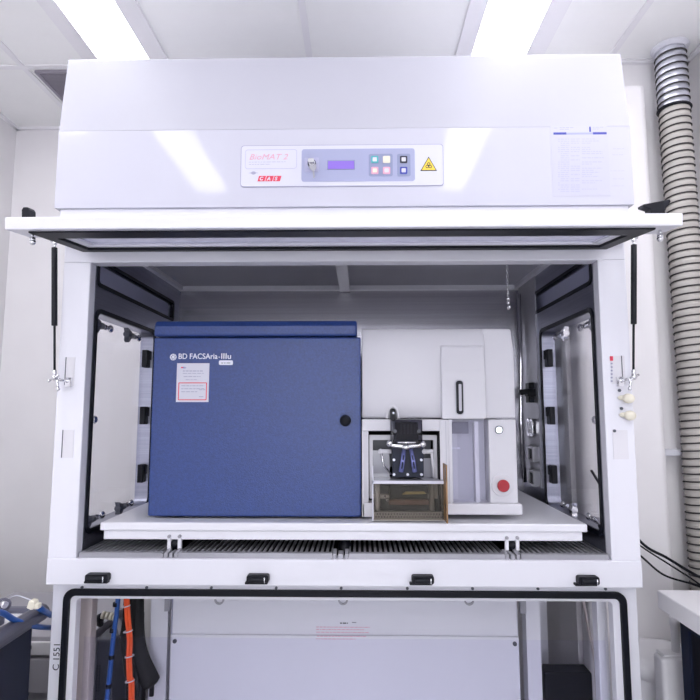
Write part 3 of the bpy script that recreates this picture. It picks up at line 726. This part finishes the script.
m = MB(); p = R(340,624,1.948); q = R(348,624,1.948); fake_lines(m,p[0],q[0],p[1],1.9495,.004); p = R(352,623,1.948); q = R(357,623,1.948); fake_lines(m,p[0],q[0],p[1],1.9495,.002); m.build('small_print', pcm, t)
for x in (-.612-.022,.538+.006):
    B(x,x+.018,1.93,1.95,-.665,-.478).build('angle_bracket', ssl, t)
B(-.692,-.634,1.97,2.0,-1.38,-.478).build('side_flange', paint, t)
B(.566,.612,1.95,2.0,-1.38,-.478).build('side_flange', paint, t)
B(-.614,-.6115,1.945,1.95,-1.38,-.478).build('dark_seam', ink_g, t)
for x in (-.55,.44): B(x,x+.04,2.1,2.14,FZ,-1.38).build('foot', blackp, t)
# dark box left
t = thing('computer_tower', 'dark grey computer tower with perforated side behind the blue cable', 'computer', (-.80,2.2,FZ))
m = MB(); m.box(PX(93,2.0,640)-.0,PX(113,2.0,640),2.0,2.28,FZ,PZ(642,2.0)); m.build('case', pcm, t, bevel=.006)
m = MB()
for i in range(9):
    for j in range(7):
        m.prism('y', circ(PX(99,2.0)+.002+j*.0085-.012,PZ(668,2.0)-i*.010,.0024,6), 1.9985, 2.0005)
m.build('perforation', dark, t)
B(PX(92,1.99,640),PX(95,1.99,640),1.985,2.0,FZ,PZ(640,2.0)).build('edge_trim', ssl, t)
o = B(PX(112,2.5,670),PX(131,2.5,670),2.5,2.66,FZ,PZ(668,2.5)).build('power_supply_box', blackp, bevel=.004)
tag(o, 'low black box on the floor between computer tower and black cable sleeve', 'box')
# valve with cream fittings
t = thing('pipe_fitting', 'cream and dark pipe fitting on a short grey hose beside the blue cable', 'fitting', (-.78,1.98,-.63))
MB().tube([(PX(94,1.98,622),2.02,PZ(630,1.98)),(PX(97,1.98,622),1.99,PZ(620,1.98)),(PX(103,1.98,622),1.98,PZ(617,1.98))],.012,10).build('elbow', blackp, t)
m = MB()
for k in range(4): m.cyl((PX(101+4*k,1.97,618),1.97,PZ(616.5+.6*k,1.97)),(PX(103.5+4*k,1.97,618),1.97,PZ(617+.6*k,1.97)),.0125,14)
m.build('cream_collar', cream, t)
MB().tube([(PX(114,1.97,618),1.97,PZ(618,1.97)),(PX(119,1.97,620),1.96,PZ(622,1.97)),(PX(123,1.97,622),1.95,PZ(632,1.97)),(PX(126,1.97,622),1.95,PZ(633,1.97))],.008,10).build('grey_hose', greyc, t)
# blue cable
cpts = [(118.5,598),(116.5,610),(114.5,625),(111.5,650),(109.5,672),(106.5,700),(104,740)]
def path_px(pts, d): return [(R(a,b,d)[0], d, R(a,b,d)[1]) for a,b in pts]
def smooth_path(P, n=6):
    out = []; P = [Vector(p) for p in P]
    for i in range(len(P)-1):
        p0,p1,p2,p3 = P[max(i-1,0)],P[i],P[i+1],P[min(i+2,len(P)-1)]
        for k in range(n):
            t_ = k/n; out.append(.5*((2*p1)+(p2-p0)*t_+(2*p0-5*p1+4*p2-p3)*t_**2+(3*p1-p0-3*p2+p3)*t_**3))
    out.append(P[-1]); return out
t = thing('blue_cable', 'blue cable with black ties hanging down at the left behind the lower door', 'cable', (R(104,740,1.84)[0],1.84,R(104,740,1.84)[1]))
MB().tube(smooth_path([(R(119,592,1.84)[0],1.84,-.476)]+path_px(cpts[1:],1.84)+[(R(104,740,1.84)[0],1.84,FZ+.01)]),.0075,10).build('sheath', bluec, t)
for a,b in ((115.3,605),(112,631),(110.8,658),(108,687)):
    p = R(a,b,1.84); MB().cyl((p[0],1.84,p[1]-.006),(p[0],1.84,p[1]+.006),.0095,10).build('cable_tie', blackr, t)
# orange twin cable
t = thing('orange_cable', 'bright orange twin cable strapped with pale ties in front of the black sleeve', 'cable', (R(131,700,1.84)[0],1.84,FZ))
op = [(124,600),(127,615),(129.3,640),(128.5,660),(129.3,680),(131,700)]
for dx,rad in ((-.0045,.0052),(.0045,.0052)):
    P = [(R(123,592,1.835)[0]+dx,1.835,-.476)]+[(x+dx,y,z) for x,y,z in path_px(op[1:],1.835)]+[(R(133,740,1.835)[0]+dx,1.835,FZ+.01)]
    MB().tube(smooth_path(P),rad,8).build('sheath', orange, t)
for a,b in ((125,607),(127.5,632),(129,657),(129.3,682)):
    p = R(a,b,1.835); MB().tube([(p[0]+.014*math.cos(q/10*6.283),1.835+.010*math.sin(q/10*6.283),p[1]+.003*math.cos(q/10*6.283)) for q in range(10)],.0018,5,closed=True).build('cable_tie', label_w, t)
# black sleeves
sl = smooth_path([(R(133,592,1.90)[0],1.90,-.476)]+path_px([(134,625),(138,655),(148,678),(152,686)],1.90))
o = MB().tube(sl,.03,14,rfun=lambda u:.030 if u<.9 else .030-.12*(u-.9)); t = thing('cable_sleeve', 'thick black fabric cable sleeve bulging to the right of the orange cable', 'cable sleeve', (R(150,690,1.9)[0],1.9,R(150,690,1.9)[1]))
o.build('sleeve', conduit, t); B(R(149,695,1.9)[0],R(153,695,1.9)[0],1.895,1.905,R(151,697,1.9)[1],R(151,686,1.9)[1]).build('loose_strap', blackr, t)
o = MB().tube(smooth_path([(R(131,592,1.87)[0],1.872,-.476)]+path_px([(128.5,620),(126,640),(130,670),(132,700)],1.872)+[(R(132,700,1.872)[0],1.872,FZ+.01)]),.021,12)
tag(o.build('cable_sleeve', conduit), 'black fabric cable sleeve hanging straight directly behind the orange cable', 'cable sleeve')
# right bay
o = B(PX(544,2.15,690),PX(597,2.15,690),2.15,2.225,FZ,PZ(671,2.15)).build('black_case', blackp, bevel=.006); tag(o, 'black box behind the lower clear door, right of the pale equipment box', 'box')
o = MB().tube([(R(575,598,1.98)[0],1.98,-.476),(R(594,661,1.98)[0],1.98,R(594,661,1.98)[1]),(R(596,668,1.98)[0],1.98,FZ+.01)],.0045,8)
tag(o.build('thin_tube', beige), 'thin pale tube slanting down at the right behind the lower clear door', 'tube')
o = B(PX(597,1.80,650),PX(607,1.80,650),1.79,1.83,FZ,-.476).build('upright_post', paint, bevel=.003); tag(o, 'narrow white upright post at the right end of the lower compartment', 'post')
o = B(PX(77,1.84,650),PX(95,1.84,650),1.80,1.84,FZ,-.476).build('upright_post', beige, bevel=.003); tag(o, 'beige upright post at the left end of the lower compartment', 'post')

# ================================================================ RIGHT BENCH
t = thing('bench', 'white-topped lab bench with dark blue base at the right edge', 'bench', (1.15,1.0,FZ))
B(.90,1.39,.25,1.75,-.585,-.532).build('bench_top', benchw, t, bevel=.004)
xb = .935
MB().ring('x', rr(.30,1.70,-1.40,-.585,.002), rr(.36,1.66,-1.34,-.615,.002), xb, xb+.02).build('side_frame', navy, t)
B(xb+.008,xb+.02,.36,1.66,-1.34,-.615).build('inset_panel', blackp, t)
B(xb+.02,1.38,.30,1.70,-1.40,-.585).build('carcass', navy, t)
B(xb+.04,1.36,.34,1.66,FZ,-1.40).build('plinth', blackp, t)
# bucket and jug behind
t = thing('round_drum', 'white round plastic drum behind the white jug', 'drum', (.99,2.02,FZ))
cx = 1.03
MB().lathe(cx,2.0,[(.125,FZ+.001),(.135,-.86),(.135,-.835)],36).build('drum_body', jugm, t, bevel=.003)
MB().lathe(cx,2.0,[(.141,-.86),(.143,-.83),(.139,-.815),(.10,-.808)],36).build('drum_lid', benchw, t)
t = thing('plastic_jug', 'square white plastic jug standing beside the bench end', 'jug', (.945,1.83,FZ))
x0,x1 = .918, 1.02
MB().box(x0,x1,1.775,1.835,FZ+.001,-.738).build('jug_body', jugm, t, bevel=.012, seg=3)
MB().box(x0+.008,x1-.01,1.781,1.829,-.738,-.730).build('jug_shoulder', jugm, t, bevel=.004)
MB().prism('y', rr(x0+.03,x0+.055,-.90,-.86,.006), 1.767,1.776).build('moulded_clip', jugm, t, bevel=.002)
MB().lathe(x0+.06,1.81,[(.012,-.730),(.012,-.655),(.014,-.655),(.014,-.63)],14).build('spout_pipe', jugm, t)
# wall cables
def cable(pts, r, label, m=blackp):
    P = [(R(a,b,d)[0], d, R(a,b,d)[1]) for a,b,d in pts]
    tag(MB().tube(smooth_path(P,8),r,8).build('cable', m), label, 'cable', None)
cable([(590,470,2.10),(612,505,2.10),(640,542,2.08),(665,557,2.05),(690,572,1.97),(705,579,1.90),(725,586,1.80)],.0048,'thick black cable sagging from the side window down to the hose, uppermost')
cable([(612,524,2.115),(640,546,2.11),(668,564,2.06),(690,578,1.97),(712,594,1.90)],.0028,'thin black cable branching below the thick black cable')
cable([(615,535,2.09),(640,556,2.09),(662,574,2.06),(690,583,1.97),(712,591,1.90)],.0035,'black cable that crosses lowest on the wall beside the cabinet')

# ================================================================ LEFT BENCH
t = thing('side_bench', 'dark-sided bench with white top and grey edging at left', 'bench', (-1.35,.95,FZ))
bl = XL+.01
B(bl,-.93,.20,1.67,-.598,-.584).build('bench_top', benchw, t)
m = MB().tube([(-.912,.20,-.585),(-.912,1.69,-.585)],.0235,12); m.build('front_edging', edgem, t)
B(bl,-.912,1.67,1.695,-.606,-.570).build('end_edging', edgem, t, bevel=.006)
B(bl,-.917,.25,1.655,-1.40,-.598).build('side_board', navy, t, bevel=.003)
B(bl+.02,-.96,.27,1.64,FZ,-1.40).build('plinth', blackp, t)
t = thing('drawer_cabinet', 'grey metal drawer cabinet behind the dark bench, beside the safety cabinet', 'cabinet', (-1.2,2.2,FZ))
B(-1.45,-.91,1.98,2.45,FZ+.001,PZ(639,1.98)).build('cabinet_body', greyc, t, bevel=.003)
B(-1.44,-.92,1.965,1.98,PZ(656,1.98),PZ(643,1.98)).build('drawer', benchw, t, bevel=.003)
B(PX(33,1.96),PX(43,1.96),1.955,1.965,PZ(652,1.96),PZ(648.5,1.96)).build('drawer_handle', pcm, t)
B(-1.44,-.92,1.965,1.98,PZ(694,1.98),PZ(660,1.98)).build('drawer', greyc, t, bevel=.003)
B(PX(33,1.96),PX(43,1.96),1.955,1.965,PZ(699,1.96),PZ(696,1.96)).build('drawer_handle', pcm, t)
# connector, device and blue lead on the bench
t = thing('network_lead', 'blue lead curving over the bench with a cream connector', 'cable', (-.95,1.60,-.585))
MB().tube(smooth_path([(R(-12,606,1.45)[0],1.45,-.50),(R(2,614,1.5)[0],1.50,R(2,614,1.5)[1]),(R(14,621,1.55)[0],1.55,R(14,621,1.55)[1]),(R(28,626,1.60)[0],1.60,R(28,626,1.60)[1]),(R(46,628.5,1.72)[0],1.72,R(46,628.5,1.72)[1]),(R(60,628,1.85)[0],1.85,R(60,628,1.85)[1])],8),.0075,10).build('blue_lead', bluec, t)
MB().tube(smooth_path([(R(36,607,1.62)[0],1.62,R(36,607,1.62)[1]),(R(42,611,1.64)[0],1.64,R(42,611,1.64)[1]),(R(50,616,1.72)[0],1.72,R(50,616,1.72)[1])],6),.0085,10).build('blue_tail', bluec, t)
m = MB(); p = R(33,604.5,1.60); m.prism('y', [(p[0]-.012,p[1]-.008),(p[0]-.006,p[1]+.012),(p[0]+.008,p[1]+.010),(p[0]+.012,p[1]-.004),(p[0]+.004,p[1]-.014)], 1.585, 1.61); m.box(p[0]+.006,p[0]+.02,1.588,1.607,p[1]-.012,p[1]+.002)
m.build('connector', cream, t, bevel=.003)
MB().tube(smooth_path([(R(6,601,1.60)[0],1.6,R(6,601,1.6)[1]),(R(16,596.5,1.60)[0],1.6,R(16,596.5,1.6)[1]),(R(30,601,1.6)[0],1.6,R(30,601,1.6)[1])],8),.0015,6).build('thin_white_wire', label_w, t)
t = thing('small_device', 'small dark device with silver nozzle lying on the bench at far left', 'device', (R(2,607,1.58)[0],1.58,-.584))
p = R(2,606,1.58)
MB().ball((p[0],1.58,p[1]),.020,(1.1,1,.9)).box(p[0]-.03,p[0],1.565,1.595,-.584,p[1]).build('body', edgem, t, bevel=.003)
MB().cyl((p[0]+.008,1.565,p[1]+.008),(p[0]+.02,1.56,p[1]+.006),.009,12).build('nozzle', chrome, t)

# ================================================================ CAMERA, LIGHT, VIEW
cam = bpy.data.cameras.new('camera'); co = bpy.data.objects.new('camera', cam); C.objects.link(co)
cam.sensor_width = 36; cam.lens = 36*FP/700; cam.clip_start = .01
co.location = (.017,0,H); co.rotation_euler = (math.pi/2+PITCH, 0, YAW+.0087)
bpy.context.scene.camera = co
w = bpy.data.worlds.new('world'); bpy.context.scene.world = w; w.use_nodes = True
w.node_tree.nodes['Background'].inputs[0].default_value = (.8,.85,1,1); w.node_tree.nodes['Background'].inputs[1].default_value = .3
vs = bpy.context.scene.view_settings
vs.view_transform = 'Standard'; vs.look = 'None'; vs.exposure = 0.88; vs.gamma = 1; vs.use_curve_mapping = False
